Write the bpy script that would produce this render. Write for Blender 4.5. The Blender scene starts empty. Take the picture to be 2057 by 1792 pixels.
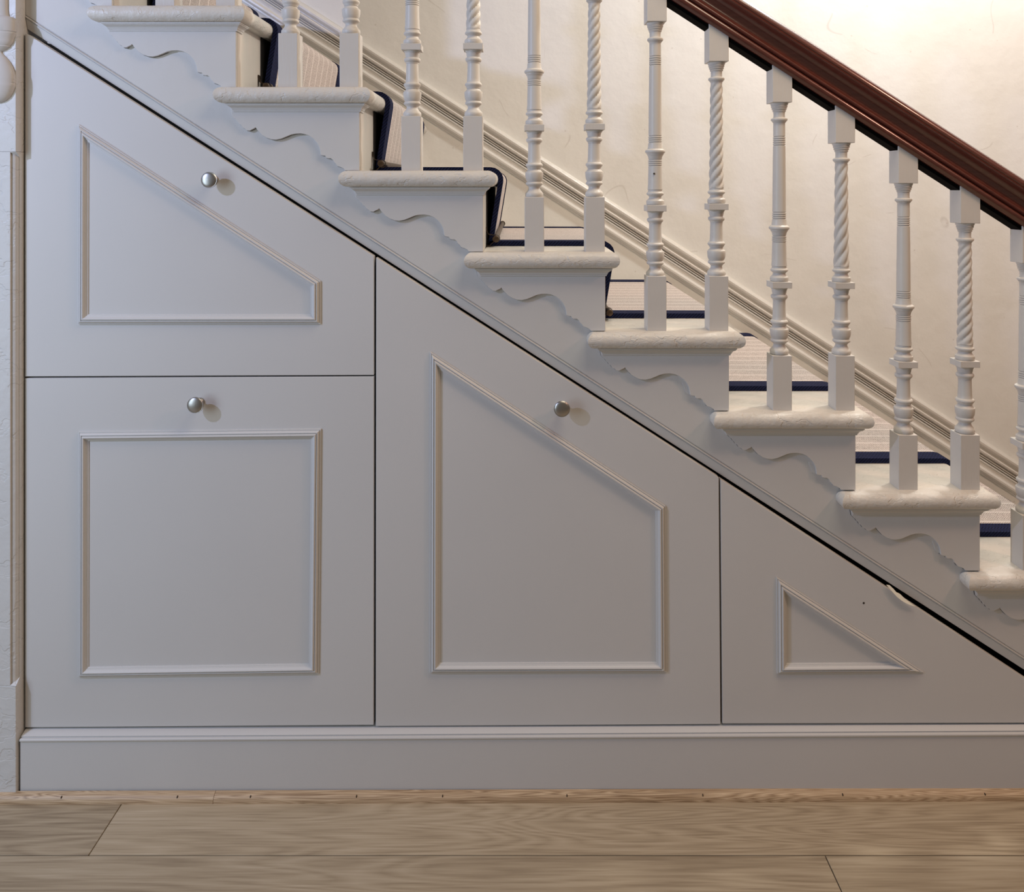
import bpy, math, random
from mathutils import Vector
random.seed(7)
S = bpy.context.scene
COL = S.collection
W, H = 2057, 1792
F = 1560.0            # focal length in pixels
D = 1.78              # camera to cupboard front
PX, PY = 1041.0, 375.0
EYE = 1.386
K = F / D             # px per metre on the cupboard front (Y = 0)

# ---------------------------------------------------------------- camera, world, lights, exposure
cd = bpy.data.cameras.new('camera'); cam = bpy.data.objects.new('camera', cd); COL.objects.link(cam)
cam.location = (0, -D, EYE); cam.rotation_euler = (math.pi/2, 0, 0)
cd.sensor_fit = 'HORIZONTAL'; cd.sensor_width = 36; cd.lens = 36*F/W
cd.shift_x = (W/2 - PX)/W; cd.shift_y = (PY - H/2)/W
cd.clip_start = .02
S.camera = cam
S.view_settings.view_transform = 'Standard'; S.view_settings.look = 'None'
S.view_settings.gamma = 1; S.view_settings.use_curve_mapping = False
S.view_settings.exposure = 0.0

wd = bpy.data.worlds.new('hall_ambient'); S.world = wd; wd.use_nodes = True
bg = wd.node_tree.nodes['Background']
bg.inputs[0].default_value = (.135, .112, .085, 1); bg.inputs[1].default_value = 1.0

def light(name, kind, loc, color, energy, size=.1, rot=None, size_y=None):
    l = bpy.data.lights.new(name, kind); o = bpy.data.objects.new(name, l); COL.objects.link(o)
    o.location = loc; l.color = color; l.energy = energy
    if kind == 'AREA':
        l.shape = 'RECTANGLE'; l.size = size; l.size_y = size_y or size
    else: l.shadow_soft_size = size
    if rot: o.rotation_euler = rot
    return o
# cool daylight from the glazed front door, left of the frame: a clear pane high up and the wide frosted glass
light('door_fanlight', 'POINT', (-2.2, -1.35, 2.25), (.54, .64, 1.0), 92, .03)
gl = light('door_glass_daylight', 'AREA', (-2.2, -1.6, 1.2), (.72, .88, 1.0), 18, 1.0, None, 1.4)
gl.rotation_euler = (Vector((-2.2, -1.6, 1.2))-Vector((-.4, 0, .9))).to_track_quat('Z', 'Y').to_euler()
# pendant over the flight, up and right of the frame
light('stair_pendant_lamp', 'POINT', (1.4, .38, 2.95), (1.0, .97, .91), 84, .08)
# unseen warm area light added overhead, in place of bounce from the ceiling
light('ceiling_bounce_fill', 'AREA', (.75, -.65, 2.85), (1.0, .86, .64), 21.5, 1.3, None, .8)
# added warm fill, unseen at the right, placed for highlights along the handrail
light('warm_fill', 'POINT', (2.4, -1.0, 2.75), (1.0, .56, .40), 58, .16)

# ---------------------------------------------------------------- materials
def nm(name):
    m = bpy.data.materials.new(name); m.use_nodes = True
    nt = m.node_tree; return m, nt, nt.nodes['Principled BSDF']
def N(nt, t, **kw):
    n = nt.nodes.new(t)
    for k, v in kw.items():
        if k.startswith('i_'): n.inputs[k[2:].replace('_', ' ')].default_value = v
        else: setattr(n, k, v)
    return n
def L(nt, a, b): nt.links.new(a, b)
def ramp(nt, fac, stops):
    r = nt.nodes.new('ShaderNodeValToRGB'); L(nt, fac, r.inputs[0])
    e = r.color_ramp.elements
    while len(e) < len(stops): e.new(.5)
    for el, (p, c) in zip(e, stops):
        el.position = p; el.color = (*c, 1) if len(c) == 3 else c
    return r.outputs[0]
def coords(nt, scale=(1, 1, 1), rot=(0, 0, 0), offs=None):
    tc = N(nt, 'ShaderNodeTexCoord'); mp = N(nt, 'ShaderNodeMapping')
    L(nt, tc.outputs['Object'], mp.inputs[0]); mp.inputs['Scale'].default_value = scale
    mp.inputs['Rotation'].default_value = rot
    if offs is not None: L(nt, offs, mp.inputs['Location'])
    return mp.outputs[0]
def bump(nt, bs, height, strength, dist=.002, prev=None):
    b = N(nt, 'ShaderNodeBump'); b.inputs['Strength'].default_value = strength
    b.inputs['Distance'].default_value = dist; L(nt, height, b.inputs['Height'])
    if prev is not None: L(nt, prev, b.inputs['Normal'])
    L(nt, b.outputs[0], bs.inputs['Normal']); return b.outputs[0]

def paint(name, col, rough=.42, lump=.0, fine=.12, var=.03, spec=.35, brush=None):
    m, nt, bs = nm(name)
    v = coords(nt)
    n = N(nt, 'ShaderNodeTexNoise'); n.inputs['Scale'].default_value = 2.3; n.inputs['Detail'].default_value = 4
    L(nt, v, n.inputs['Vector'])
    c = ramp(nt, n.outputs[0], [(.3, tuple(x*(1-var) for x in col)), (.7, tuple(min(1, x*(1+var)) for x in col))])
    L(nt, c, bs.inputs['Base Color'])
    bs.inputs['Roughness'].default_value = rough; bs.inputs['Specular IOR Level'].default_value = spec
    f = N(nt, 'ShaderNodeTexNoise'); f.inputs['Scale'].default_value = 420; L(nt, v, f.inputs['Vector'])
    nrm = bump(nt, bs, f.outputs[0], fine, .0006)
    if brush:
        vb = coords(nt, brush); g = N(nt, 'ShaderNodeTexNoise'); g.inputs['Scale'].default_value = 30
        g.inputs['Detail'].default_value = 3; L(nt, vb, g.inputs['Vector'])
        nrm = bump(nt, bs, g.outputs[0], .18, .002, nrm)
    if lump:
        g = N(nt, 'ShaderNodeTexNoise'); g.inputs['Scale'].default_value = 26; g.inputs['Detail'].default_value = 5
        g.inputs['Roughness'].default_value = .55; L(nt, v, g.inputs['Vector'])
        nrm = bump(nt, bs, g.outputs[0], lump, .006, nrm)
    return m

M_DOOR = paint('eggshell_grey_paint', (.60, .59, .585), .50, fine=.18, var=.02)
M_STRING = paint('old_grey_paint', (.60, .59, .575), .50, lump=.10, var=.025)
M_TREAD = paint('layered_old_paint', (.655, .62, .57), .36, lump=.75, var=.035, brush=(1, 6, 1))
def chips(m, scale=20, amt=.55):
    nt = m.node_tree; bs = nt.nodes['Principled BSDF']; prev = bs.inputs['Normal'].links[0].from_socket
    v = coords(nt, (1, 1.6, 1.6)); n = N(nt, 'ShaderNodeTexNoise'); n.inputs['Scale'].default_value = scale; n.inputs['Detail'].default_value = 3
    L(nt, v, n.inputs['Vector']); st = ramp(nt, n.outputs[0], [(.535, (1, 1, 1)), (.55, (.1, .1, .1)), (.60, (.4, .4, .4)), (.62, (0, 0, 0))])
    bump(nt, bs, st, amt, .0016, prev)
chips(M_TREAD)
M_BAL = paint('baluster_paint', (.60, .575, .545), .38, lump=.10, var=.03)
M_BLOCK = paint('baluster_block_paint', (.60, .575, .545), .42, lump=.12, var=.03, brush=(8, 8, .6))
M_RISER = paint('riser_paint', (.60, .555, .50), .40, lump=.10, var=.04, brush=(6, 6, .5))
M_SKIRT = paint('gloss_skirting_paint', (.76, .745, .715), .30, lump=.32, var=.03, spec=.5)
M_NEWEL = paint('chipped_newel_paint', (.62, .61, .60), .40, lump=.35, var=.03)
chips(M_NEWEL, 14, .5)

def mat_wall():
    m, nt, bs = nm('cream_plaster_wall')
    v = coords(nt)
    n = N(nt, 'ShaderNodeTexNoise'); n.inputs['Scale'].default_value = 3.5; n.inputs['Detail'].default_value = 6
    n.inputs['Roughness'].default_value = .6; L(nt, v, n.inputs['Vector'])
    c = ramp(nt, n.outputs[0], [(.30, (.775, .775, .755)), (.5, (.815, .815, .795)), (.75, (.835, .837, .815))])
    # thin curved scuffs: narrow contour bands of a slow noise, masked
    s = N(nt, 'ShaderNodeTexNoise'); s.inputs['Scale'].default_value = 3.1; s.inputs['Detail'].default_value = 1
    L(nt, v, s.inputs['Vector'])
    band = ramp(nt, s.outputs[0], [(.4975, (0, 0, 0)), (.499, (1, 1, 1)), (.5005, (0, 0, 0))])
    mk = N(nt, 'ShaderNodeTexNoise'); mk.inputs['Scale'].default_value = 9; L(nt, v, mk.inputs['Vector'])
    mkr = ramp(nt, mk.outputs[0], [(.55, (0, 0, 0)), (.60, (1, 1, 1))])
    mul = N(nt, 'ShaderNodeMath', operation='MULTIPLY'); L(nt, band, mul.inputs[0]); L(nt, mkr, mul.inputs[1])
    mul2 = N(nt, 'ShaderNodeMath', operation='MULTIPLY'); L(nt, mul.outputs[0], mul2.inputs[0]); mul2.inputs[1].default_value = .75
    # little specks
    vo = N(nt, 'ShaderNodeTexVoronoi'); vo.inputs['Scale'].default_value = 11; L(nt, v, vo.inputs['Vector'])
    sp = ramp(nt, vo.outputs['Distance'], [(.025, (1, 1, 1)), (.045, (0, 0, 0))])
    mx = N(nt, 'ShaderNodeMix', data_type='RGBA'); L(nt, mul2.outputs[0], mx.inputs[0]); L(nt, c, mx.inputs[6])
    mx.inputs[7].default_value = (.30, .24, .20, 1)
    sm = N(nt, 'ShaderNodeMath', operation='MULTIPLY'); L(nt, sp, sm.inputs[0]); sm.inputs[1].default_value = .25
    mx2 = N(nt, 'ShaderNodeMix', data_type='RGBA'); L(nt, sm.outputs[0], mx2.inputs[0]); L(nt, mx.outputs[2], mx2.inputs[6])
    mx2.inputs[7].default_value = (.40, .33, .28, 1)
    L(nt, mx2.outputs[2], bs.inputs['Base Color']); bs.inputs['Roughness'].default_value = .62
    g = N(nt, 'ShaderNodeTexNoise'); g.inputs['Scale'].default_value = 14; g.inputs['Detail'].default_value = 7
    L(nt, v, g.inputs['Vector'])
    p = bump(nt, bs, g.outputs[0], .24, .012)
    h = N(nt, 'ShaderNodeTexNoise'); h.inputs['Scale'].default_value = 260; L(nt, v, h.inputs['Vector'])
    bump(nt, bs, h.outputs[0], .12, .001, p)
    return m
M_WALL = mat_wall()

def mat_wood(name, dark, mid, light_, gx=1.1, cross=16, rough=.45, vein=.5, seed=0.0):
    m, nt, bs = nm(name)
    oi = N(nt, 'ShaderNodeObjectInfo'); sc = N(nt, 'ShaderNodeVectorMath', operation='SCALE')
    cb = N(nt, 'ShaderNodeCombineXYZ'); cb.inputs[0].default_value = 13+seed; cb.inputs[1].default_value = 7.3; cb.inputs[2].default_value = 3.1
    L(nt, cb.outputs[0], sc.inputs[0]); L(nt, oi.outputs['Random'], sc.inputs['Scale'])
    v = coords(nt, (gx, cross, cross), offs=sc.outputs[0])
    # flowing long grain: contour lines of a stretched noise
    n1 = N(nt, 'ShaderNodeTexNoise'); n1.inputs['Scale'].default_value = 1.0; n1.inputs['Detail'].default_value = 2.0
    n1.inputs['Distortion'].default_value = .7; L(nt, v, n1.inputs['Vector'])
    vk = coords(nt, (gx*.62, cross*.30, cross*.30), offs=sc.outputs[0]); vo = N(nt, 'ShaderNodeTexVoronoi'); vo.inputs['Scale'].default_value = 1.0; L(nt, vk, vo.inputs['Vector'])
    kr = N(nt, 'ShaderNodeMapRange', interpolation_type='SMOOTHSTEP'); L(nt, vo.outputs['Distance'], kr.inputs[0]); kr.inputs[1].default_value = 0; kr.inputs[2].default_value = .42; kr.inputs[3].default_value = .55; kr.inputs[4].default_value = 0
    ka = N(nt, 'ShaderNodeMath', operation='ADD'); L(nt, n1.outputs[0], ka.inputs[0]); L(nt, kr.outputs[0], ka.inputs[1])
    mu = N(nt, 'ShaderNodeMath', operation='MULTIPLY'); mu.inputs[1].default_value = 13; L(nt, ka.outputs[0], mu.inputs[0])
    fr = N(nt, 'ShaderNodeMath', operation='PINGPONG'); fr.inputs[1].default_value = .5; L(nt, mu.outputs[0], fr.inputs[0])
    lines = ramp(nt, fr.outputs[0], [(0, (0, 0, 0)), (.5, (1, 1, 1))])
    vf = coords(nt, (gx*9, cross*22, cross*22), offs=sc.outputs[0])
    n2 = N(nt, 'ShaderNodeTexNoise'); n2.inputs['Scale'].default_value = 1.0; n2.inputs['Detail'].default_value = 5; L(nt, vf, n2.inputs['Vector'])
    n3 = N(nt, 'ShaderNodeTexNoise'); n3.inputs['Scale'].default_value = .9; n3.inputs['Detail'].default_value = 3
    v3 = coords(nt, (gx*1.2, cross*.35, cross*.35), offs=sc.outputs[0]); L(nt, v3, n3.inputs['Vector'])
    a = N(nt, 'ShaderNodeMix', data_type='FLOAT'); a.inputs[0].default_value = vein
    L(nt, n2.outputs[0], a.inputs[2]); L(nt, lines, a.inputs[3])
    b = N(nt, 'ShaderNodeMix', data_type='FLOAT'); b.inputs[0].default_value = .36
    L(nt, a.outputs[0], b.inputs[2]); L(nt, n3.outputs[0], b.inputs[3])
    c = ramp(nt, b.outputs[0], [(.28, dark), (.5, mid), (.70, light_)])
    hs = N(nt, 'ShaderNodeHueSaturation'); L(nt, c, hs.inputs['Color'])
    mr = N(nt, 'ShaderNodeMapRange'); L(nt, oi.outputs['Random'], mr.inputs[0])
    mr.inputs[3].default_value = .9; mr.inputs[4].default_value = 1.08; L(nt, mr.outputs[0], hs.inputs['Value'])
    L(nt, hs.outputs[0], bs.inputs['Base Color'])
    bs.inputs['Roughness'].default_value = rough
    bump(nt, bs, n2.outputs[0], .22, .001)
    return m
M_FLOOR = mat_wood('oak_floorboard', (.245, .184, .118), (.400, .318, .216), (.50, .412, .298), .9, 11, .48, .24)
M_QUAD = mat_wood('oak_quadrant', (.24, .150, .082), (.46, .325, .20), (.60, .45, .30), 2.2, 55, .45, .5, 4)

def mat_mahogany():
    m, nt, bs = nm('polished_mahogany')
    v = coords(nt, (2, 150, 150), (0, math.atan(.645), 0))
    n = N(nt, 'ShaderNodeTexNoise'); n.inputs['Scale'].default_value = 1.2; n.inputs['Detail'].default_value = 5; L(nt, v, n.inputs['Vector'])
    c = ramp(nt, n.outputs[0], [(.3, (.075, .0155, .0100)), (.55, (.095, .0210, .0140)), (.8, (.115, .028, .019))])
    L(nt, c, bs.inputs['Base Color'])
    bs.inputs['Roughness'].default_value = .30; bs.inputs['Specular IOR Level'].default_value = .6; bs.inputs['Coat Weight'].default_value = 1.0; bs.inputs['Coat Roughness'].default_value = .12
    return m
M_MAHOG = mat_mahogany()

def simple(name, col, rough=.5, metal=0.0, noise=0.0):
    m, nt, bs = nm(name)
    v = coords(nt); n = N(nt, 'ShaderNodeTexNoise'); n.inputs['Scale'].default_value = 60; n.inputs['Detail'].default_value = 4
    L(nt, v, n.inputs['Vector'])
    k = noise
    c = ramp(nt, n.outputs[0], [(.3, tuple(x*(1-k) for x in col)), (.7, tuple(min(1, x*(1+k)) for x in col))])
    L(nt, c, bs.inputs['Base Color']); bs.inputs['Roughness'].default_value = rough; bs.inputs['Metallic'].default_value = metal
    return m
M_NICKEL = simple('brushed_nickel', (.44, .43, .42), .36, 1.0, .03)
M_BRONZE = simple('aged_bronze', (.085, .058, .040), .38, .8, .3)
M_BLACK = simple('shade_black_mahogany', (.0025, .002, .002), .85, 0, .2)  # near-black puts the shade under the rail into the dark mahogany
M_FELT = simple('black_underlay_felt', (.010, .009, .010), .95, 0, .2)
M_GAP = simple('gap_shade_grey', (.17, .16, .155), .8, 0, .15)  # dark grey painted in for shade in the bracket joints
M_BLACK.node_tree.nodes['Principled BSDF'].inputs['Specular IOR Level'].default_value = .05
M_CARC = simple('dark_cupboard_inside', (.012, .011, .010), .9, 0, .1)
M_CHIP = simple('torn_cream_paint', (.95, .90, .76), .6, 0, .06)
M_NAIL = simple('pin_hole', (.03, .02, .015), .8, 0, .1)
M_SUB = simple('dark_subfloor', (.03, .022, .016), .9, 0, .2)

def mat_carpet():
    m, nt, bs = nm('striped_wool_flatweave')
    tc = N(nt, 'ShaderNodeTexCoord'); sx = N(nt, 'ShaderNodeSeparateXYZ'); L(nt, tc.outputs['Object'], sx.inputs[0])
    # stripes run up the flight: position across = Y, along = X - Z
    al = N(nt, 'ShaderNodeMath', operation='SUBTRACT'); L(nt, sx.outputs[0], al.inputs[0]); L(nt, sx.outputs[2], al.inputs[1])
    ys = N(nt, 'ShaderNodeMath', operation='DIVIDE'); L(nt, sx.outputs[1], ys.inputs[0]); ys.inputs[1].default_value = .058
    pp = N(nt, 'ShaderNodeMath', operation='PINGPONG'); L(nt, ys.outputs[0], pp.inputs[0]); pp.inputs[1].default_value = .5
    line = ramp(nt, pp.outputs[0], [(.0, (1, 1, 1)), (.030, (1, 1, 1)), (.055, (0, 0, 0))])
    # herringbone: along +- across
    zz = N(nt, 'ShaderNodeMath', operation='PINGPONG'); L(nt, sx.outputs[1], zz.inputs[0]); zz.inputs[1].default_value = .0145
    ad = N(nt, 'ShaderNodeMath', operation='MULTIPLY_ADD'); L(nt, zz.outputs[0], ad.inputs[0]); ad.inputs[1].default_value = 1.1; L(nt, al.outputs[0], ad.inputs[2])
    dv = N(nt, 'ShaderNodeMath', operation='DIVIDE'); L(nt, ad.outputs[0], dv.inputs[0]); dv.inputs[1].default_value = .0062
    p2 = N(nt, 'ShaderNodeMath', operation='PINGPONG'); L(nt, dv.outputs[0], p2.inputs[0]); p2.inputs[1].default_value = .5
    n = N(nt, 'ShaderNodeTexNoise'); n.inputs['Scale'].default_value = 210; n.inputs['Detail'].default_value = 4; n.inputs['Roughness'].default_value = .7; L(nt, tc.outputs['Object'], n.inputs['Vector'])
    mx = N(nt, 'ShaderNodeMix', data_type='FLOAT'); mx.inputs[0].default_value = .5; L(nt, p2.outputs[0], mx.inputs[2]); L(nt, n.outputs[0], mx.inputs[3])
    base = ramp(nt, mx.outputs[0], [(.18, (.20, .16, .145)), (.32, (.50, .435, .405)), (.50, (.74, .67, .635))])
    cm = N(nt, 'ShaderNodeMix', data_type='RGBA'); L(nt, line, cm.inputs[0]); L(nt, base, cm.inputs[6]); cm.inputs[7].default_value = (.83, .765, .725, 1)
    L(nt, cm.outputs[2], bs.inputs['Base Color']); bs.inputs['Roughness'].default_value = .95; bs.inputs['Specular IOR Level'].default_value = .1
    bump(nt, bs, mx.outputs[0], .6, .003)
    return m
M_CARPET = mat_carpet()
def mat_tape():
    m, nt, bs = nm('navy_binding_tape')
    tc = N(nt, 'ShaderNodeTexCoord'); sx = N(nt, 'ShaderNodeSeparateXYZ'); L(nt, tc.outputs['Object'], sx.inputs[0])
    al = N(nt, 'ShaderNodeMath', operation='SUBTRACT'); L(nt, sx.outputs[0], al.inputs[0]); L(nt, sx.outputs[2], al.inputs[1])
    zz = N(nt, 'ShaderNodeMath', operation='PINGPONG'); L(nt, sx.outputs[1], zz.inputs[0]); zz.inputs[1].default_value = .011
    ad = N(nt, 'ShaderNodeMath', operation='MULTIPLY_ADD'); L(nt, zz.outputs[0], ad.inputs[0]); ad.inputs[1].default_value = 1.0; L(nt, al.outputs[0], ad.inputs[2])
    dv = N(nt, 'ShaderNodeMath', operation='DIVIDE'); L(nt, ad.outputs[0], dv.inputs[0]); dv.inputs[1].default_value = .008
    p2 = N(nt, 'ShaderNodeMath', operation='PINGPONG'); L(nt, dv.outputs[0], p2.inputs[0]); p2.inputs[1].default_value = .5
    c = ramp(nt, p2.outputs[0], [(.05, (.003, .004, .018)), (.45, (.014, .022, .085))])
    L(nt, c, bs.inputs['Base Color']); bs.inputs['Roughness'].default_value = .85; bs.inputs['Specular IOR Level'].default_value = .2
    bump(nt, bs, p2.outputs[0], .8, .003)
    return m
M_TAPE = mat_tape()

# ---------------------------------------------------------------- helpers
def P(px, py, y=0.0):
    """point of the plane Y=y seen at pixel px,py of the photograph"""
    k = F/(D+y)
    return Vector(((px-PX)/k, y, EYE-(py-PY)/k))
def X0(px): return (px-PX)/K
def Z0(py): return EYE-(py-PY)/K

def wloc(o):
    v = Vector((0, 0, 0))
    while o: v += o.location; o = o.parent
    return v
def obj(name, verts, faces, mat, parent=None, smooth=False, bevel=0, seg=2, kind=None):
    off = wloc(parent) if parent else Vector((0, 0, 0))
    me = bpy.data.meshes.new(name)
    me.from_pydata([tuple(Vector(v)-off) for v in verts], [], faces)
    me.validate(); me.update()
    bm_fix(me)
    me.materials.append(mat)
    o = bpy.data.objects.new(name, me); COL.objects.link(o)
    if parent: o.parent = parent
    if smooth:
        for p in me.polygons: p.use_smooth = True
        try: me.set_sharp_from_angle(angle=math.radians(smooth if smooth is not True else 40))
        except Exception: pass
    if bevel:
        b = o.modifiers.new('bevel', 'BEVEL'); b.width = bevel; b.segments = seg; b.limit_method = 'ANGLE'; b.angle_limit = math.radians(35)
        for p in me.polygons: p.use_smooth = True
        b.harden_normals = True
    if kind: o['kind'] = kind
    return o
import bmesh
def bm_fix(me):
    bm = bmesh.new(); bm.from_mesh(me)
    bmesh.ops.recalc_face_normals(bm, faces=bm.faces[:]); bm.to_mesh(me); bm.free()
def thing(name, label, cat, loc, group=None):
    o = bpy.data.objects.new(name, None); COL.objects.link(o); o.location = loc; o.empty_display_size = .05
    o['label'] = label; o['category'] = cat
    if group: o['group'] = group
    return o
def box(x0, x1, y0, y1, z0, z1):
    v = [(x0,y0,z0),(x1,y0,z0),(x1,y1,z0),(x0,y1,z0),(x0,y0,z1),(x1,y0,z1),(x1,y1,z1),(x0,y1,z1)]
    f = [(0,3,2,1),(4,5,6,7),(0,1,5,4),(1,2,6,5),(2,3,7,6),(3,0,4,7)]
    return v, f
def xz_prism(poly, y0, y1):
    """poly: list of (x,z)"""
    n = len(poly)
    v = [(x, y0, z) for x, z in poly]+[(x, y1, z) for x, z in poly]
    f = [tuple(range(n)), tuple(range(2*n-1, n-1, -1))]+[(i, i+n, (i+1) % n+n, (i+1) % n) for i in range(n)]
    return v, f
def offs_poly(poly, d):
    """offset a CCW polygon outwards by d (mitred)"""
    n = len(poly); out = []
    for i in range(n):
        p0, p1, p2 = Vector(poly[i-1]), Vector(poly[i]), Vector(poly[(i+1) % n])
        a = (p1-p0).normalized(); b = (p2-p1).normalized()
        na = Vector((a.y, -a.x)); nb = Vector((b.y, -b.x))
        m = na+nb; m = m/(1+na.dot(nb))
        out.append(p1+m*d)
    return out
def loft(poly, prof):
    """prof: list of (outward offset, z) bottom to top; closed top and bottom"""
    n = len(poly); v = []; f = []
    for d, z in prof:
        v += [(p.x, p.y, z) for p in offs_poly(poly, d)]
    for k in range(len(prof)-1):
        for i in range(n):
            j = (i+1) % n
            f.append((k*n+i, k*n+j, (k+1)*n+j, (k+1)*n+i))
    f.append(tuple(range(n-1, -1, -1))); f.append(tuple(range((len(prof)-1)*n, len(prof)*n)))
    return v, f
def lathe(prof, cx, cy, cz, seg=36, twist=None):
    v = []; f = []
    for r, z in prof:
        for s in range(seg):
            a = 2*math.pi*s/seg
            rr = r if twist is None else twist(r, z, a)
            v.append((cx+rr*math.cos(a), cy+rr*math.sin(a), cz+z))
    for k in range(len(prof)-1):
        for s in range(seg):
            t = (s+1) % seg
            f.append((k*seg+s, k*seg+t, (k+1)*seg+t, (k+1)*seg+s))
    f.append(tuple(range(seg-1, -1, -1))); f.append(tuple(range((len(prof)-1)*seg, len(prof)*seg)))
    return v, f
def sweep_lin(prof, a, b, closed=True):
    """prof: list of 3D offsets; straight sweep from a to b"""
    n = len(prof); a = Vector(a); b = Vector(b)
    v = [a+Vector(p) for p in prof]+[b+Vector(p) for p in prof]
    f = [(i, (i+1) % n, (i+1) % n+n, i+n) for i in range(n if closed else n-1)]
    f += [tuple(range(n-1, -1, -1)), tuple(range(n, 2*n))]
    return v, f

# ---------------------------------------------------------------- stair data (pixels on the Y = 0 plane)
CORN = {-1: -23, 0: 225, 1: 474, 2: 722, 3: 970.5, 4: 1216, 5: 1464.5, 6: 1718.8, 7: 1968.5, 8: 2218, 9: 2467, 10: 2716, -2: -272}
TOPY = {-1: -310, 0: -148, 1: 14, 2: 176, 3: 343, 4: 506, 5: 665.3, 6: 825.4, 7: 985, 8: 1147, 9: 1308, 10: 1469}
WALL_Y = 1.07
def Lz(px): return Z0(58+.6428*(px-50))          # underside of the string moulding
STAIRS = range(0, 11)

# ---------------------------------------------------------------- floor
floor_v, floor_f = box(-2.6, 3.4, -2.6, WALL_Y+.1, -.06, -.02)
floor = obj('floor', floor_v, floor_f, M_SUB); floor['kind'] = 'structure'; floor['label'] = 'wide grey-brown oak plank floor'
rows = [(1.069, .97, [-1.3, .8]), (.97, .78, [-1.9, .2, 2.0]), (.78, .59, [-.9, 1.3]), (.59, .40, [-1.6, .6]), (.40, .21, [-.4, 1.8]), (.21, .02, [-1.2, .9]), (.02, -.1705, [-.8906, 1.9]), (-.1705, -.3605, [-1.7, .636, 2.4]), (-.3605, -.5505, [-1.1, .95]), (-.5505, -.7405, [-1.9, .1, 2.1]),
        (-.7405, -.9305, [-.6, 1.5]), (-.9305, -1.1205, [-1.5, .5, 2.6]), (-1.1205, -1.3105, [-.2, 1.9]), (-1.3105, -1.5005, [-1.2, .9]), (-1.5005, -1.6905, [-.7, 1.4])]
g = .0009
for (ya, yb, js) in rows:
    xs = [-2.55]+js+[3.35]
    for a, b in zip(xs[:-1], xs[1:]):
        v, f = box(a+g, b-g, yb+g, ya-g, -.02, 0)
        p = obj('plank', v, f, M_FLOOR, floor, bevel=.0008, seg=1)
# floor under the stairs and beyond (plain boards, out of sight)
# ---------------------------------------------------------------- wall behind the stairs
v, f = box(-2.6, 3.4, WALL_Y, WALL_Y+.1, -.02, 3.4)
wall = obj('wall_back', v, f, M_WALL); wall['kind'] = 'structure'; wall['label'] = 'scuffed cream plaster wall behind the stairs'

# sloped skirting on the wall ------------------------------------------------
ty = 1.049; rk = F/(D+ty)
def wall_pt(px, py): return ((px-PX)/rk, EYE-(py-PY)/rk)
sx0, sz0 = wall_pt(1462.8, 555)
sl = .641
xa, xb = -2.5, 2.9
dvec = Vector((1, 0, -sl)).normalized(); up = Vector((sl, 0, 1)).normalized()
pxm = math.cos(math.atan(sl))/rk     # vertical px on wall -> perpendicular metres
def skirt_profile():
    # (perpendicular px below the top edge, depth out of the wall in m)
    pts = [(-1, 0), (-1, .010), (1.5, .012), (3, .022), (7, .027), (11, .026), (14, .020), (17, .013), (20, .0125), (21.5, .020), (24, .0235), (27, .022), (29, .017),
           (30.5, .006), (32.3, .006), (32.8, .017), (34.6, .0175), (35.2, .006), (37, .006), (37.5, .017), (39.3, .0175), (39.9, .006), (41.8, .006), (42.3, .016), (45, .0165),
           (46, .013), (55, .013), (56, .0145), (57, .020), (60, .0245), (64, .024), (67, .019), (68.5, .014), (72, .0135), (72.5, .010), (72.5, 0)]
    return [up*(-a*pxm)+Vector((0, -d, 0)) for a, d in pts]
a = Vector((xa, WALL_Y, sz0-sl*(xa-sx0))); b = Vector((xb, WALL_Y, sz0-sl*(xb-sx0)))
v, f = sweep_lin(skirt_profile(), a, b)
sk = obj('baseboard_back', v, f, M_SKIRT, smooth=30); sk['kind'] = 'structure'; sk['label'] = 'glossy white moulded skirting sloping along the stair wall'
# plain board below it down to the treads
lo = -.20
bp = [up*(-72*pxm)+Vector((0, -.009, 0)), up*(-72*pxm), up*lo*1.8, up*lo*1.8+Vector((0, -.009, 0))]
v, f = sweep_lin(bp, a, b)
wb = obj('trim_1', v, f, M_WALL); wb['kind'] = 'structure'; wb['label'] = 'flush cream board under the sloping wall skirting'

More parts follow.
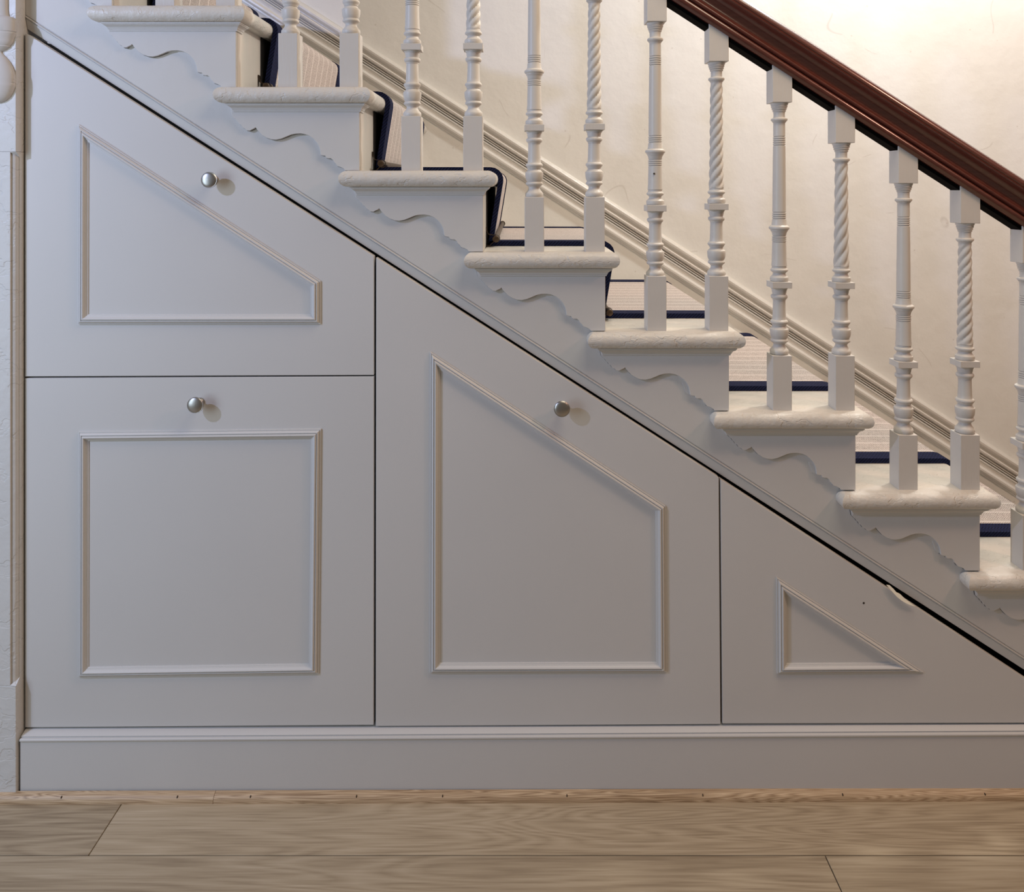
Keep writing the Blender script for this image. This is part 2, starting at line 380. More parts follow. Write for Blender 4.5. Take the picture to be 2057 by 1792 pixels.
# ---------------------------------------------------------------- staircase
stair = thing('staircase', 'white painted wooden staircase with scroll-cut brackets under each tread end', 'staircase', (X0(1464), .5, 0))
R = .0185      # half thickness of a tread
BR = [(105,1250),(122,1268),(130,1272),(142,1290),(152,1297),(160,1312),(174,1320),(184,1337),(203,1347),(216,1360),(238,1362),(258,1352),(272,1346),(283,1337),
      (300,1361),(330,1393),(365,1415),(400,1427),(435,1430),(475,1422),(510,1408),(545,1393),(580,1385),(620,1383),(655,1388),(690,1402),(720,1425),(745,1455),(760,1485),
      (767,1515),(770,1542),(782,1548),(806,1551),(812,1566),(828,1570),(848,1570),(864,1583),(870,1598),(884,1610),(896,1628),(922,1636),(942,1646),(950,1656),(952,1664)]
BR = [((x-1062)/3.733, (y-1662)/3.733) for x, y in BR]
for i in STAIRS:
    zt = Z0(TOPY[i]); cx = X0(CORN[i]); cprev = X0(max(CORN[i-1], 62)); xl = cprev-(37 if i else 14)*1.0/K
    tn = zt-2*R
    # tread with half-round nosing on the front, the string side and the return end
    poly = [(xl, -.030), (cx+.030, -.030), (cx+.030, WALL_Y-.011), (cprev-.012, WALL_Y-.011), (cprev-.012, .010), (xl, .010)]
    prof = [(-R, tn)]+[(-R+R*math.sin(t), zt-R-R*math.cos(t)) for t in [math.radians(q) for q in (15, 30, 45, 60, 75, 90, 105, 120, 135, 150, 165)]]+[(-R, zt)]
    v, f = loft(poly, prof)
    tr = obj('tread', v, f, M_TREAD, stair, smooth=30)
    # scotia under the nosing
    sp = [(xl+.038, 0.0), (cx+.001, 0.0), (cx+.001, .034), (xl+.038, .034)]
    h = .0185
    pr = [(-.001, tn-h), (.0015, tn-h), (.0022, tn-h+.002), (.0022, tn-h+.0035), (.0035, tn-h+.0042), (.0042, tn-h+.007), (.0065, tn-h+.010), (.0100, tn-h+.0125), (.0118, tn-h+.0138), (.0118, tn-h+.0152), (.0135, tn-h+.0158), (.0138, tn-.0004)]
    v, f = loft(sp, pr)
    obj('scotia', v, f, M_STRING, tr, smooth=25)
    # riser below this tread
    zn = Z0(TOPY[i+1]) if i+1 in TOPY else 0
    v, f = box(cx-.02, cx, .008, WALL_Y-.012, zn, tn)
    obj('riser', v, f, M_RISER, stair)
    # scroll bracket
    pts = [(cx+x/K, Z0(TOPY[i+1] if i+1 in TOPY else TOPY[10]+161)-y/K) for x, y in BR]
    # keep the drop measured from the next tread
    pts[-1] = (pts[-1][0], zn+.0005)
    pts = [p for p in pts if p[1] > 0.0]
    poly = [(cx, tn), (pts[0][0]-.004, tn)]+pts+[(cx, max(zn, pts[-1][1]) if zn else .0)]
    v, f = xz_prism(poly, .0, .0064)
    sb = obj('scroll_bracket', v, f, M_STRING, stair, bevel=.0010, seg=2)
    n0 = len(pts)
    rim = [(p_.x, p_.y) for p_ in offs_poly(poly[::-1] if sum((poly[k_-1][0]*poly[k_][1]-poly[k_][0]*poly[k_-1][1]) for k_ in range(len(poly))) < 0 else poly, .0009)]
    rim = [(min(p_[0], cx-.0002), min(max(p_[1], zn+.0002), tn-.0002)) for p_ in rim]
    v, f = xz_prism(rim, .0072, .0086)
    obj('gap_shade', v, f, M_GAP, sb)  # thin dark rim stands for the gap shadow around the bracket
    back = [(cx, tn), (pts[0][0]+.004, tn), (pts[0][0]+.004, pts[0][1])]+[(cx+a_/K, tn-b_/K) for a_, b_ in ((-238, 30), (-218, 48), (-200, 46), (-178, 60), (-120, 57), (-92, 72), (-86, 92), (-60, 108), (-36, 124), (-28, 126))]+[(cx, tn-126/K)]
    v, f = xz_prism([(p_[0], max(p_[1], .001)) for p_ in back], .0064, .0086)
    obj('packing', v, f, M_STRING, sb)
# cut string
px0 = 47
poly = []
mo = 27   # moulding height in px
poly.append((X0(px0), Lz(px0)+28.4/K))
poly.append((X0(2268), max(.0, Lz(2268)+28.4/K)))
poly.append((X0(2268)+.05, 0.0)); poly.append((X0(CORN[10])-.022, 0.0))
for i in range(10, -1, -1):
    cx = X0(CORN[i])-.0005; tn = Z0(TOPY[i])-2*R
    zn = Z0(TOPY[i+1]) if i+1 in TOPY else 0
    poly.append((cx-.001, zn if zn else .002)); poly.append((cx-.001, tn))
    poly.append((X0(max(CORN[i-1], 47))-.001, tn))
poly = [p for k, p in enumerate(poly) if k == 0 or (Vector(p)-Vector(poly[k-1])).length > 1e-4]
# last point: close at the left edge
poly[-1] = (X0(px0), poly[-1][1])
v, f = xz_prism(poly, .0085, .030)
obj('string', v, f, M_STRING, stair)
# diagonal moulding on the lower edge of the string
dv = Vector((1, 0, -.6428)).normalized(); upv = Vector((.6428, 0, 1)).normalized(); ck = math.cos(math.atan(.6428))/K
mp = [(0, .030), (0, .0165), (1.5, .0150), (8, .0128), (15, .0108), (20.2, .0092), (20.8, .0106), (21.8, .0106), (22.4, .0082), (24.2, .0068), (25.8, .0080), (26.3, .0104), (27.2, .0104), (27.8, .0085), (28.6, .0085), (28.6, .030)]
prof = [upv*(h*ck)+Vector((0, y, 0)) for h, y in mp]
a = Vector((X0(px0), 0, Lz(px0))); xe = X0(2290); b = Vector((xe, 0, Lz(2290)))
v, f = sweep_lin(prof, a, b)
v = [Vector((X0(px0), p.y, p.z+(p.x-X0(px0))*.6428)) if k < len(prof) else p for k, p in enumerate(v)]
obj('string_moulding', v, f, M_STRING, stair, smooth=25)

# ---------------------------------------------------------------- stair runner
RY0, RY1 = .172, .885
th = .0125
def runner_path():
    pts = []
    for i in STAIRS:
        zt = Z0(TOPY[i]); cx = X0(CORN[i]); cprev = X0(max(CORN[i-1], 62))
        xn = cx+.030; n0 = xn-R; zc = zt-R
        if i == 0: pts.append((cprev+.016, zt))
        # (inner surface) tread top, around the nosing, down to the riser foot
        pts.append((n0, zt))
        for q in (20, 40, 60, 80, 100):
            t = math.radians(q); pts.append((n0+R*math.sin(t), zc+R*math.cos(t)))
        zn = Z0(TOPY[i+1]) if i+1 in TOPY else 0
        pts.append((cx+.0055, zn+.016)); pts.append((cx+.005, zn+.006)); pts.append((cx+.009, zn+.0005))
    return pts
rp = runner_path()
def thicken(pts, t):
    out = []
    for k, p in enumerate(pts):
        a = Vector(pts[max(0, k-1)]); b = Vector(pts[min(len(pts)-1, k+1)])
        d = (b-a).normalized(); nrm = Vector((-d.y, d.x))
        if nrm.dot(Vector((.6, .8))) < 0: nrm = -nrm
        out.append(Vector(p)+nrm*t)
    return out
def ribbon(pts, t0, t1, y0, y1):
    A = thicken(pts, t0); B = thicken(pts, t1); n = len(pts); v = []; f = []
    for Lp, y in ((A, y0), (A, y1), (B, y1), (B, y0)):
        v += [(p.x, y, p.y) for p in Lp]
    for k in range(n-1):
        for s in range(4):
            t = (s+1) % 4
            f.append((s*n+k, s*n+k+1, t*n+k+1, t*n+k))
    f.append((0, n, 2*n, 3*n)); f.append((n-1, 2*n-1, 3*n-1, 4*n-1))
    return v, f
run = thing('stair_runner', 'beige striped flatweave stair runner bound with navy tape', 'carpet', (X0(1464), .53, Z0(665)))
v, f = ribbon(rp, .001, th-.0025, RY0+.004, RY1-.004); obj('carpet', v, f, M_CARPET, run, smooth=50)
for i in STAIRS:
    zn = Z0(TOPY[i+1]) if i+1 in TOPY else 0
    v, f = box(X0(CORN[i])+.0004, X0(CORN[i])+.0030, RY0-.004, RY1+.004, zn+.001, Z0(TOPY[i])-2*R-.0005)
    obj('underlay', v, f, M_FELT, run)
v, f = ribbon(rp, .0005, th, RY0, RY0+.05); o = obj('binding_tape', v, f, M_TAPE, run, smooth=50); o['label'] = 'navy woven edge tape'
v, f = ribbon(rp, .0005, th, RY1-.05, RY1); o = obj('binding_tape', v, f, M_TAPE, run, smooth=50); o['label'] = 'navy woven edge tape'

# stair rods ---------------------------------------------------------------
rod_lab = {1: 'bronze stair rod at the upper left, half hidden behind the nosing in front of it',
           2: 'bronze stair rod with a curled clip, second from the top left',
           3: 'bronze stair rod running back behind the taut runner, third from the top left',
           4: 'bronze stair rod with only its end showing beside the riser, lowest of the four'}
for i in STAIRS:
    if i not in rod_lab: continue
    zn = Z0(TOPY[i+1]); cx = X0(CORN[i]); rx, rz = cx+.0255, zn+.0205; r = .0062
    t = thing('stair_rod', rod_lab[i], 'stair rod', (rx, .15, zn), 'bronze stair rods at the riser feet')
    v = []; f = []
    prof = [(.001, .128), (.005, .128), (.0080, .130), (.0086, .134), (.0080, .139), (.0064, .141), (r, .143), (r, .935), (.0064, .937), (.0082, .939), (.0084, .945), (.005, .950), (.001, .950)]
    seg = 16
    for rr, y in prof:
        for s in range(seg):
            q = 2*math.pi*s/seg; v.append((rx+rr*math.cos(q), y, rz+rr*math.sin(q)))
    for k in range(len(prof)-1):
        for s in range(seg):
            u = (s+1) % seg; f.append((k*seg+s, (k+1)*seg+s, (k+1)*seg+u, k*seg+u))
    f.append(tuple(range(seg))); f.append(tuple(range(len(prof)*seg-1, (len(prof)-1)*seg-1, -1)))
    obj('rod', v, f, M_BRONZE, t, smooth=40)
    for yb in (.148, .915):     # clip: plate on riser curling round the rod
        pts = [(cx+.0005, rz+.030), (cx+.0022, rz+.018), (cx+.006, rz+.010)]
        for q in range(120, -150, -25):
            pts.append((rx+.0085*math.cos(math.radians(q)), rz+.0085*math.sin(math.radians(q))))
        pts += [(cx+.010, zn+.004), (cx+.0005, zn+.003)]
        # thin strap
        B = []
        n = len(pts)
        for k in range(n):
            a_ = Vector(pts[max(0, k-1)]); b_ = Vector(pts[min(n-1, k+1)]); d = (b_-a_).normalized(); nr = Vector((d.y, -d.x)); B.append(Vector(pts[k])-nr*.0014)
        v = [(p[0], yb, p[1]) for p in pts]+[(p[0], yb+.013, p[1]) for p in pts]+[(p.x, yb+.013, p.y) for p in B]+[(p.x, yb, p.y) for p in B]
        f = []
        for k in range(n-1):
            for s in range(4):
                tt = (s+1) % 4; f.append((s*n+k, s*n+k+1, tt*n+k+1, tt*n+k))
        f.append((0, n, 2*n, 3*n)); f.append((n-1, 2*n-1, 3*n-1, 4*n-1))
        obj('clip', v, f, M_BRONZE, t, smooth=35)

# ---------------------------------------------------------------- balustrade
bal = thing('balustrade', 'row of turned off-white balusters under a polished dark mahogany handrail', 'balustrade', (X0(1464), .024, Z0(665)))
BY = .0245; BH = .0222; YF = BY-BH
KF = F/(D+YF); KA = F/(D+BY)
def yR(px): return 62+.645*(px-1449)     # underside of the rail bead on the baluster front plane
def zR(x): return EYE-(yR(x*KF+PX)-PY)/KF
def blk(x, z0, z1, half=BH, slant=False, mat=None, name='block', parent=None, bev=.0013):
    v, f = box(x-half, x+half, BY-half, BY+half, z0, z1)
    if slant:
        v = [(p[0], p[1], p[2]) if k < 4 else (p[0], p[1], zR(p[0])+.001) for k, p in enumerate(v)]
    return obj(name, v, f, M_BLOCK, parent, bevel=bev, seg=2)
u = 1/KA
LOW = [(17.0,108.4),(17.9,110),(18.3,113),(17.8,116.5),(15.8,118.5),(14.6,120),(13.0,122),(11.6,124.5),(11.2,127),(11.5,128.5),(14.0,131.2),(16.4,133),(17.0,134.2),(16.9,136),(15.8,138),(14.6,139),(15.4,140.5),(16.8,143.5),(17.7,147.5),(18.1,153),(18.2,157.0),(17.8,158.2),(16.2,158.8),(14.6,160.8),(13.0,163),(12.5,164.2),(13.6,164.6),(13.8,165.8),(15.2,168.3),(17.0,170.6),(17.3,172.2),(16.6,174.6),(15.1,175.8),(13.9,176.4),(13.3,178),(12.9,184),(12.5,194),(12.2,206),(12.1,214.5),(12.9,215.2),(13.0,217),(14.6,218.2),(15.9,220),(16.5,222),(16.2,224.4),(14.6,226.2),(12.9,227),(13.2,228.2),(14.0,231),(14.5,234.5),(14.7,236.3),(15.7,236.7),(15.9,238.2),(16.8,238.8),(17.0,240.2)]
CB0, CB1 = 240.2, 252.6      # collar block
def ringset(z0, z1, r, n):
    out = []; s = (z1-z0)/n
    for k in range(n):
        out += [(r-1.9, z0+k*s), (r-.1, z0+k*s+s*.22), (r+.2, z0+k*s+s*.5), (r-.1, z0+k*s+s*.78)]
    out.append((r-1.9, z1)); return out
FOOT = [(16.6,.3),(17.6,2),(18.0,5),(17.6,8.5),(15.8,10.2),(14.2,11.5),(12.6,14),(12.2,16.2),(13.8,18.6),(16.4,20.4),(17.2,22),(16.9,24.2),(15.2,26),(14.3,26.6),(14.3,28.4),(13.9,30)]
def HEAD(Lh):   # from the neck ring up, z measured down from the top
    h = [(11.5,40),(12.6,38.4),(13.6,37.6),(13.8,36.4),(15.5,35.4),(16.2,33.4),(15.8,31.4),(14.0,30.0),(11.8,29.4),(11.1,27),(11.1,22),(11.4,17.8),(12.6,17.2),(13.2,15.4),(12.4,14.6),(13.9,13.2),(14.8,11.4),(13.9,10.4),(15.3,8.8),(16.1,6.8),(15.2,5.8),(16.6,3.8),(17.4,1.6),(17.4,-.3)]
    return [(r, Lh-z) for r, z in h]
def make_baluster(px, i, twisted, pitch=84, head=True, dc=0):
    x = (px-PX)/KF; z0 = Z0(TOPY[i])
    cz = z0+(CB1+dc)*u
    ztop = zR(x)-63.5*u               # underside of the top block
    Lh = (ztop-cz)/u
    # turned shaft from collar block up
    if not twisted:
        pr = list(FOOT)+[(15.2,31),(14.4,40),(13.9,60),(13.5,78)]
        pr += ringset(79, 90.5, 13.9, 3)
        pr += [(13.4,92),(14.0,96),(15.4,99.5),(17.0,101.5),(17.0,102.8),(19.3,104.6),(20.1,107),(19.4,109.6),(17.2,111.0),(15.2,112.5),(14.2,117),(13.6,124)]
        pr += ringset(125.5, 138, 13.5, 3)
        pr += [(13.2,139.5),(12.8,Lh*.55),(12.2,Lh-110),(11.9,Lh-86)]
        pr += ringset(Lh-84.5, Lh-67.5, 12.0, 4)
        pr += [(11.7,Lh-66),(11.6,Lh-46)]+HEAD(Lh)
        v, f = lathe([(r*u, z*u) for r, z in pr], x, BY, cz, 32)
    else:
        zt0, zt1 = 31.0, Lh-40.0
        pr = list(FOOT)
        nst = 84
        pr += [(14.6-(14.6-11.7)*min(1, (k/nst))**.55, zt0+(zt1-zt0)*k/nst) for k in range(nst+1)]
        pr += HEAD(Lh)[1:]
        ph = random.random()*6
        def tw(r, z, a):
            zz = z/u
            if zz <= zt0 or zz >= zt1: return r
            m = min(1, (zz-zt0)/9, (zt1-zz)/9)
            c = abs(math.cos(2*(a-2*math.pi*zz/pitch)+ph))
            return r*(1+m*(.07-.30*(1-c**.7)))
        v, f = lathe([(r*u, z*u) for r, z in pr], x, BY, cz, 48, tw)
    b = obj('baluster', v, f, M_BAL, bal, smooth=38)
    b['label'] = ('rope-twisted' if twisted else 'plain ringed')+' turned baluster'
    v, f = lathe([(r*u, (z+dc*(z/252))*u) for r, z in LOW], x, BY, z0, 32)
    obj('lower_turning', v, f, M_BAL, b, smooth=38)
    blk(x, z0-.001, z0+108.6*u, name='base_block', parent=b)
    blk(x, z0+(CB0+dc)*u, cz, half=BH*1.02, name='collar_block', parent=b, bev=.0009)
    if head: blk(x, ztop, 0, half=.0228, slant=True, name='top_block', parent=b)
    return b
BALS = [(331,1,0,84,0),(453,1,1,84,0),(578,2,0,84,0),(701.3,2,1,84,2),(825.6,3,0,84,0),(950,3,1,74,1),(1073.6,4,0,84,0),(1195.5,4,1,80,2),(1319.5,5,0,84,-3),(1444,5,1,84,0),
        (1571.7,6,0,84,2),(1698,6,1,110,1),(1824.4,7,0,84,1),(1949.3,7,1,80,2),(2073.5,8,0,84,0),(2198,8,1,84,0),(2322,9,0,84,0),(2447,9,1,84,0)]
for px, i, tw, pt, dc in BALS: make_baluster(px, i, bool(tw), pt, True, dc)
# pin hole in one plain baluster
v, f = lathe([(.0004, 0), (.0022, 0), (.0022, .0015), (.0004, .0015)], 0, 0, 0, 12)
hp = P(1314, 349, BY-.0166)
o = obj('pin_hole', [(hp.x+p[0], hp.y-p[2]+.0012, hp.z+p[1]) for p in v], f, M_NAIL, bal)

# handrail: profile (v up the rail's own normal, half width)
RL = .645
rup = Vector((RL, 0, 1)).normalized()
q = math.cos(math.atan(RL))/K   # vertical px -> normal metres
half = [(-10.5,.0185),(-9.5,.0195),(-2.6,.0195),(-2.4,.0255),(1.5,.0290),(5,.0315),(9,.0325),(13,.0315),(16.5,.0285),(18,.0245),(19.5,.0235),(20.6,.0262),(23,.0296),(25.5,.0300),(28,.0285),(29.2,.0255),
        (33,.0215),(39,.0180),(46,.0168),(53,.0185),(59,.0228),(63.5,.0285),(66.5,.0340),(68.5,.0368),(70.5,.0372),(72.2,.0352),(73.4,.0340),(76,.0358),(80,.0356),(84,.0338),(88,.0306),(91,.0268),(91.8,.0246),(92.6,.0240),(95.2,.0170),(96.8,.0090),(97.3,.0)]
prof = [rup*(a_*q)+Vector((0, -w, 0)) for a_, w in half]+[rup*(a_*q)+Vector((0, w, 0)) for a_, w in half[-2::-1]]
xa, xb = X0(1100), X0(2640)
a = Vector((xa, BY, zR(xa))); b = Vector((xb, BY, zR(xb)))
nf = 3
v, f = sweep_lin(prof, a, b)
v0 = len(prof)
# split: fillet (first two and last two points) is its own part, dark mahogany blackened for shade
fil = [prof[0], prof[1], prof[2], prof[-3], prof[-2], prof[-1]]
fv, ff = sweep_lin(fil, Vector((X0(300), BY, zR(X0(300)))), b)
body = prof[3:-3]
bv, bf = sweep_lin(body, Vector((X0(300), BY, zR(X0(300)))), b)
rail = obj('handrail', bv, bf, M_MAHOG, bal, smooth=32); rail['label'] = 'polished dark mahogany moulded handrail'
o = obj('rail_fillet', fv, ff, M_BLACK, rail); o['label'] = 'mahogany strip between baluster tops, blackened as shade'

# ---------------------------------------------------------------- newel post at the left edge
newel = thing('newel_post', 'chipped square newel post with turned drop at the left edge', 'newel post', (X0(-30), .03, 0))
xr = X0(46.2); nw = .118; yf = -.0245
ztopc, zbotc = P(0, 305, yf).z, P(0, 1378, yf).z
def sect(ch):
    if not ch: return [(xr-nw, yf), (xr, yf), (xr, yf+nw), (xr-nw, yf+nw)]
# full blocks above and below, moulded chamfer between
v, f = box(xr-nw, xr, yf, yf+nw, ztopc, 2.6); obj('upper_shaft', v, f, M_NEWEL, newel, bevel=.0018)
v, f = box(xr-nw, xr, yf, yf+nw, 0, zbotc); obj('lower_shaft', v, f, M_NEWEL, newel, bevel=.0022)
cs = [(xr-nw+.013, yf), (xr-.0135, yf), (xr-.0135, yf+.0045), (xr-.0095, yf+.0045), (xr-.006, yf+.0065), (xr-.0035, yf+.0095), (xr-.0025, yf+.0135), (xr-.0005, yf+.0140), (xr, yf+.016), (xr, yf+nw), (xr-nw, yf+nw), (xr-nw, yf+.013)]
n = len(cs)
v = [(x, y, zbotc) for x, y in cs]+[(x, y, ztopc) for x, y in cs]
f = [(i, (i+1) % n, (i+1) % n+n, i+n) for i in range(n)]+[tuple(range(n-1, -1, -1)), tuple(range(n, 2*n))]
obj('chamfered_shaft', v, f, M_NEWEL, newel)
# chamfer stop: little sloped shoulders
v = [(xr-.0135, yf, ztopc), (xr, yf, ztopc), (xr, yf+.016, ztopc), (xr-.0135, yf+.0045, ztopc), (xr-.0135, yf, ztopc-.001), (xr-.0005, yf+.015, ztopc-.013)]
f = [(0, 1, 2, 3), (0, 4, 1), (1, 4, 5), (1, 5, 2), (2, 5, 4, 3), (0, 3, 4)]
obj('chamfer_stop', v, f, M_NEWEL, newel)
v = [(p[0], p[1], 2*zbotc-p[2]+(ztopc-zbotc) if False else zbotc+(ztopc-p[2])) for p in v]
obj('chamfer_stop', v, f, M_NEWEL, newel)
# turned drop hanging in front of the post's upper face
dcx, dcy = -6, yf-.004
kd = F/(D+dcy)
def dp(r, y): return (r/kd, EYE-(y-PY)/kd)
dpr = [dp(1, 207), dp(8, 206), dp(17, 202), dp(25, 195), dp(31, 185), dp(34.5, 174), dp(35.2, 169), dp(34.4, 167.4), dp(35.6, 164), dp(34.8, 162), dp(35.6, 159.5), dp(34.9, 157), dp(35.0, 152), dp(33.5, 144), dp(30, 134), dp(24.5, 124), dp(17, 115),
       dp(11, 109), dp(8.5, 106), dp(9, 103), dp(16, 100), dp(23, 95), dp(25, 93.5), dp(24.5, 92), dp(29, 88), dp(31.5, 82), dp(31.2, 80.5), dp(33, 76), dp(35.5, 69), dp(36, 66), dp(35, 64.5), dp(37, 63), dp(37, 45), dp(35, 38), dp(30, 34), dp(22, 32), dp(20, 20), dp(20, -90)]
v, f = lathe(dpr, (dcx-PX)/kd, 0, 0, 48)
v = [(p[0], yf-.001+p[1]*.48, p[2]) for p in v]
o = obj('turned_drop', v, f, M_BAL, newel, smooth=35); o['label'] = 'turned drop finial on the post face'

# ---------------------------------------------------------------- understairs cupboards
MOULD = [(0,0),(0,3.0),(1.8,3.4),(2.2,2.6),(3.0,2.6),(3.4,5.2),(5.4,7.4),(7.2,8.2),(8.2,7.8),(8.6,6.2),(9.6,6.2),(10.0,8.4),(11.4,9.8),(13.0,10.0),(14.6,9.0),(16.0,6.6),(17.4,4.8),(18.8,4.3),(19.2,2.8),(20.2,2.6),(20.8,2.6),(21.6,1.8),(22.4,1.6),(22.4,0)]
def door(parent, name, pts, y0=0.0, label=None):
    poly = [(X0(a_), Z0(b_)) for a_, b_ in pts]
    v, f = xz_prism(poly, y0, y0+.019)
    o = obj(name, v, f, M_DOOR, parent, bevel=.0011, seg=2)
    if label: o['label'] = label
    return o
def panel_frame(parent, pts):
    """pts clockwise on screen from top left; one mitred length per side"""
    poly = [Vector((X0(a_), Z0(b_))) for a_, b_ in pts]
    n = len(poly)
    # screen-clockwise = in (x,z) clockwise; reverse to CCW
    ccw = poly[::-1]
    loops = [offs_poly([(p.x, p.y) for p in ccw], -t*.001) for t, h in MOULD]
    m = len(MOULD)
    for k in range(n):
        j = (k+1) % n
        v = []
        for li, (t, h) in zip(loops, MOULD): v.append((li[k].x, -h*.001-.0001+(.0003 if h == 0 else 0), li[k].y))
        for li, (t, h) in zip(loops, MOULD): v.append((li[j].x, -h*.001-.0001+(.0003 if h == 0 else 0), li[j].y))
        f = [(i, (i+1) % m, (i+1) % m+m, i+m) for i in range(m)]+[tuple(range(m-1, -1, -1)), tuple(range(m, 2*m))]
        obj('panel_moulding', v, f, M_DOOR, parent, smooth=30)
def knob(parent, px, py):
    x, z = X0(px), Z0(py)
    # turned about the Y axis: (radius, distance out of the door), mm
    pr = [(.2,31.2),(5,31.0),(10,30.2),(13.5,29.0),(14.6,28.2),(15.0,27.8),(15.6,27.9),(16.2,27.2),(16.3,25.6),(15.9,24.9),(15.2,24.6),(15.6,24.0),(15.8,23.2),(15.2,22.5),(14.6,22.3),(14.9,21.6),(14.4,20.6),(11.5,18.6),(8.2,16.0),(6.4,13),(5.8,9),(6.2,6),(8,3.5),(9.2,2.6),(9.4,0)]
    # the knob's centre is seen at depth -28 mm: shift so that it lands on px,py
    k = F/(D-.028); x = (px-PX)/k; z = EYE-(py-PY)/k
    seg = 40; v = []; f = []
    for r, d in pr:
        for s in range(seg):
            q_ = 2*math.pi*s/seg; v.append((x+r*.001*math.cos(q_)*1.12, -d*.001, z+r*.001*math.sin(q_)*1.12))
    for a_ in range(len(pr)-1):
        for s in range(seg):
            t = (s+1) % seg; f.append((a_*seg+s, a_*seg+t, (a_+1)*seg+t, (a_+1)*seg+s))
    f.append(tuple(range(seg-1, -1, -1))); f.append(tuple(range((len(pr)-1)*seg, len(pr)*seg)))
    o = obj('knob', v, f, M_NICKEL, parent, smooth=35); o['label'] = 'round brushed nickel knob'
    return o
def carcass(parent, pts):
    poly = [(X0(a_), Z0(b_)) for a_, b_ in pts]
    v, f = xz_prism(poly, .024, .42)
    # open front box: drop the front face, keep the shell (inner faces seen through the gaps)
    obj('carcass', v, f, M_CARC, parent)

cupA = thing('understairs_cupboard', 'tallest understairs cupboard, at the left, with two stacked grey drawer fronts', 'cupboard', (X0(400), .2, Z0(1463)))
dA = door(cupA, 'drawer_front', [(50.5, 67), (60, 71.5), (751, 514.5), (751, 753.5), (50.5, 756.5)], label='upper front with sloped top edge')
panel_frame(dA, [(159, 250), (644.2, 564.5), (644.2, 650.6), (158.2, 651)])
knob(dA, 419.5, 361.5)
dB = door(cupA, 'drawer_front', [(50.5, 760), (751, 756.5), (750.3, 1456.5), (50.5, 1461.5)], label='lower rectangular front')
panel_frame(dB, [(159.5, 866.5), (645.3, 861), (640.5, 1352), (158.8, 1359)])
knob(dB, 391.5, 814.5)
carcass(cupA, [(48, 72), (753, 530), (753, 1462), (48, 1464)])
cupB = thing('understairs_cupboard', 'middle understairs cupboard with one tall grey slope-topped front', 'cupboard', (X0(1100), .2, Z0(1463)))
dC = door(cupB, 'cupboard_door', [(755.5, 517), (1444, 959.5), (1447.5, 1454.8), (754.5, 1459)])
panel_frame(dC, [(864.8, 706.5), (1336, 1015.5), (1338, 1349), (864, 1350.5)])
knob(dC, 1129, 822)
carcass(cupB, [(757, 532), (1446, 976), (1446, 1460), (757, 1462)])
cupC = thing('understairs_cupboard', 'lowest triangular understairs cupboard at the right, without a knob', 'cupboard', (X0(1750), .2, Z0(1463)))
dD = door(cupC, 'cupboard_door', [(1447.5, 963), (1850, 1226), (2057, 1362), (2196, 1452), (1451.5, 1453.8)])
panel_frame(dD, [(1559.3, 1158.5), (1854.5, 1349.3), (1560.5, 1351.7)])
carcass(cupC, [(1450, 980), (2150, 1430), (2150, 1458), (1450, 1460)])
v, f = lathe([(.0002, 0), (.0024, 0), (.0024, .0012), (.0002, .0012)], 0, 0, 0, 14)
o = obj('screw_hole', [(X0(1735)+p[0], -p[2]+.0009, Z0(1211.5)+p[1]) for p in v], f, M_NAIL, dD); o['label'] = 'small dark hole where a knob is missing'
# torn paint sliver on the door's sloping edge
tp = [(1779,1173.5),(1786,1174.5),(1793,1181),(1799,1188),(1807,1192),(1815,1200),(1824,1207),(1836,1215.5),(1826,1212.5),(1817,1208.5),(1808,1203),(1799,1196),(1791,1187)]
v, f = xz_prism([(X0(a_), Z0(b_)) for a_, b_ in tp], -.0035, -.0006)
v = [(p[0], p[1]-.002-.18*max(0, (Lz((p[0]*K)+PX)-p[2])-.004), p[2]) for k, p in enumerate(v)]
o = obj('torn_paint', v, f, M_CHIP, dD); o['label'] = 'torn cream sliver of paint'

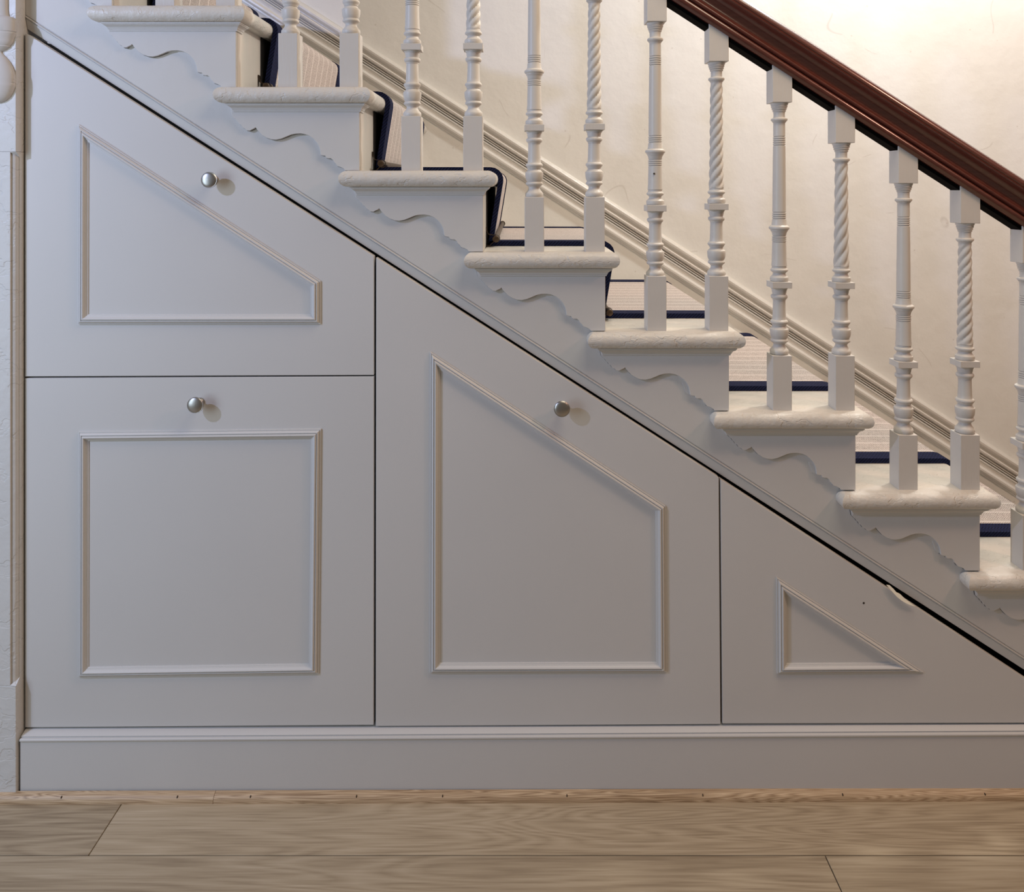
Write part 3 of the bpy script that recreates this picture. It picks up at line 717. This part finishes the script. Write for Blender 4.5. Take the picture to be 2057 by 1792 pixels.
# ---------------------------------------------------------------- plinth below the cupboards
def yl(px, l, r): return l+(r-l)*(px-40)/2017.0
pl = []
for px in (39, 2330):
    ztp = EYE-(yl(px, 1466, 1456.5)-PY)/K
    fy = yl(px, -.0205, -.0165)
    x = (px-PX)/(F/(D+fy))
    sec = [(.022, ztp-.001), (.022, ztp), (-.0002+.0, ztp), (fy+.0052, ztp-.0050), (fy+.0066, ztp-.0058), (fy+.0066, ztp-.0078), (fy+.0014, ztp-.0082), (fy, ztp-.0096), (fy-.0002, ztp-.0122), (fy+.0012, ztp-.0138), (fy+.0032, ztp-.0144), (fy+.0032, .0), (.022, .0)]
    pl.append([(x, y, z) for y, z in sec])
n = len(pl[0])
v = pl[0]+pl[1]; f = [(i, (i+1) % n, (i+1) % n+n, i+n) for i in range(n)]+[tuple(range(n-1, -1, -1)), tuple(range(n, 2*n))]
o = obj('baseboard_front', v, f, M_DOOR, smooth=25); o['kind'] = 'structure'; o['label'] = 'grey plinth with moulded top under the cupboards'

# oak quadrant strip: two lengths
quad = bpy.data.objects.new('trim_2', None); COL.objects.link(quad); quad.location = (0, -.03, 0); quad['kind'] = 'structure'; quad['label'] = 'oak quadrant bead along the floor edge'
def qsec(px):
    by = yl(px, -.0215, -.0120); x = (px-PX)/(F/(D+by)); hh = .0175; ww = .0175
    pts = [(by, .0), (by, hh)]+[(by-ww+ww*math.cos(math.radians(a_))*1.0 if False else by-ww*math.sin(math.radians(a_)), hh*(.18+.82*math.cos(math.radians(a_)))) for a_ in (12, 25, 38, 50, 62, 75, 88)]+[(by-ww, .0)]
    return [(x, y, z) for y, z in pts]
def quad_piece(p0, p1, slant=0):
    A = qsec(p0); B = qsec(p1); n = len(A)
    v = A+B; f = [(i, (i+1) % n, (i+1) % n+n, i+n) for i in range(n)]+[tuple(range(n-1, -1, -1)), tuple(range(n, 2*n))]
    return obj('bead_strip', v, f, M_QUAD, quad, smooth=30)
quad_piece(-120, 433.5).rotation_euler = (0, 0, 0); quad_piece(434.3, 2300)
for px in (123, 356, 503, 716, 889, 1139, 1412, 1693, 1979):
    by = yl(px, -.0215, -.0120)-.0137; c = P(px, 0, by).x; z = .0118
    v, f = box(c-.0009, c+.0009, by-.0008, by+.003, z-.0028, z+.0028)
    obj('pin_hole', v, f, M_NAIL, quad)
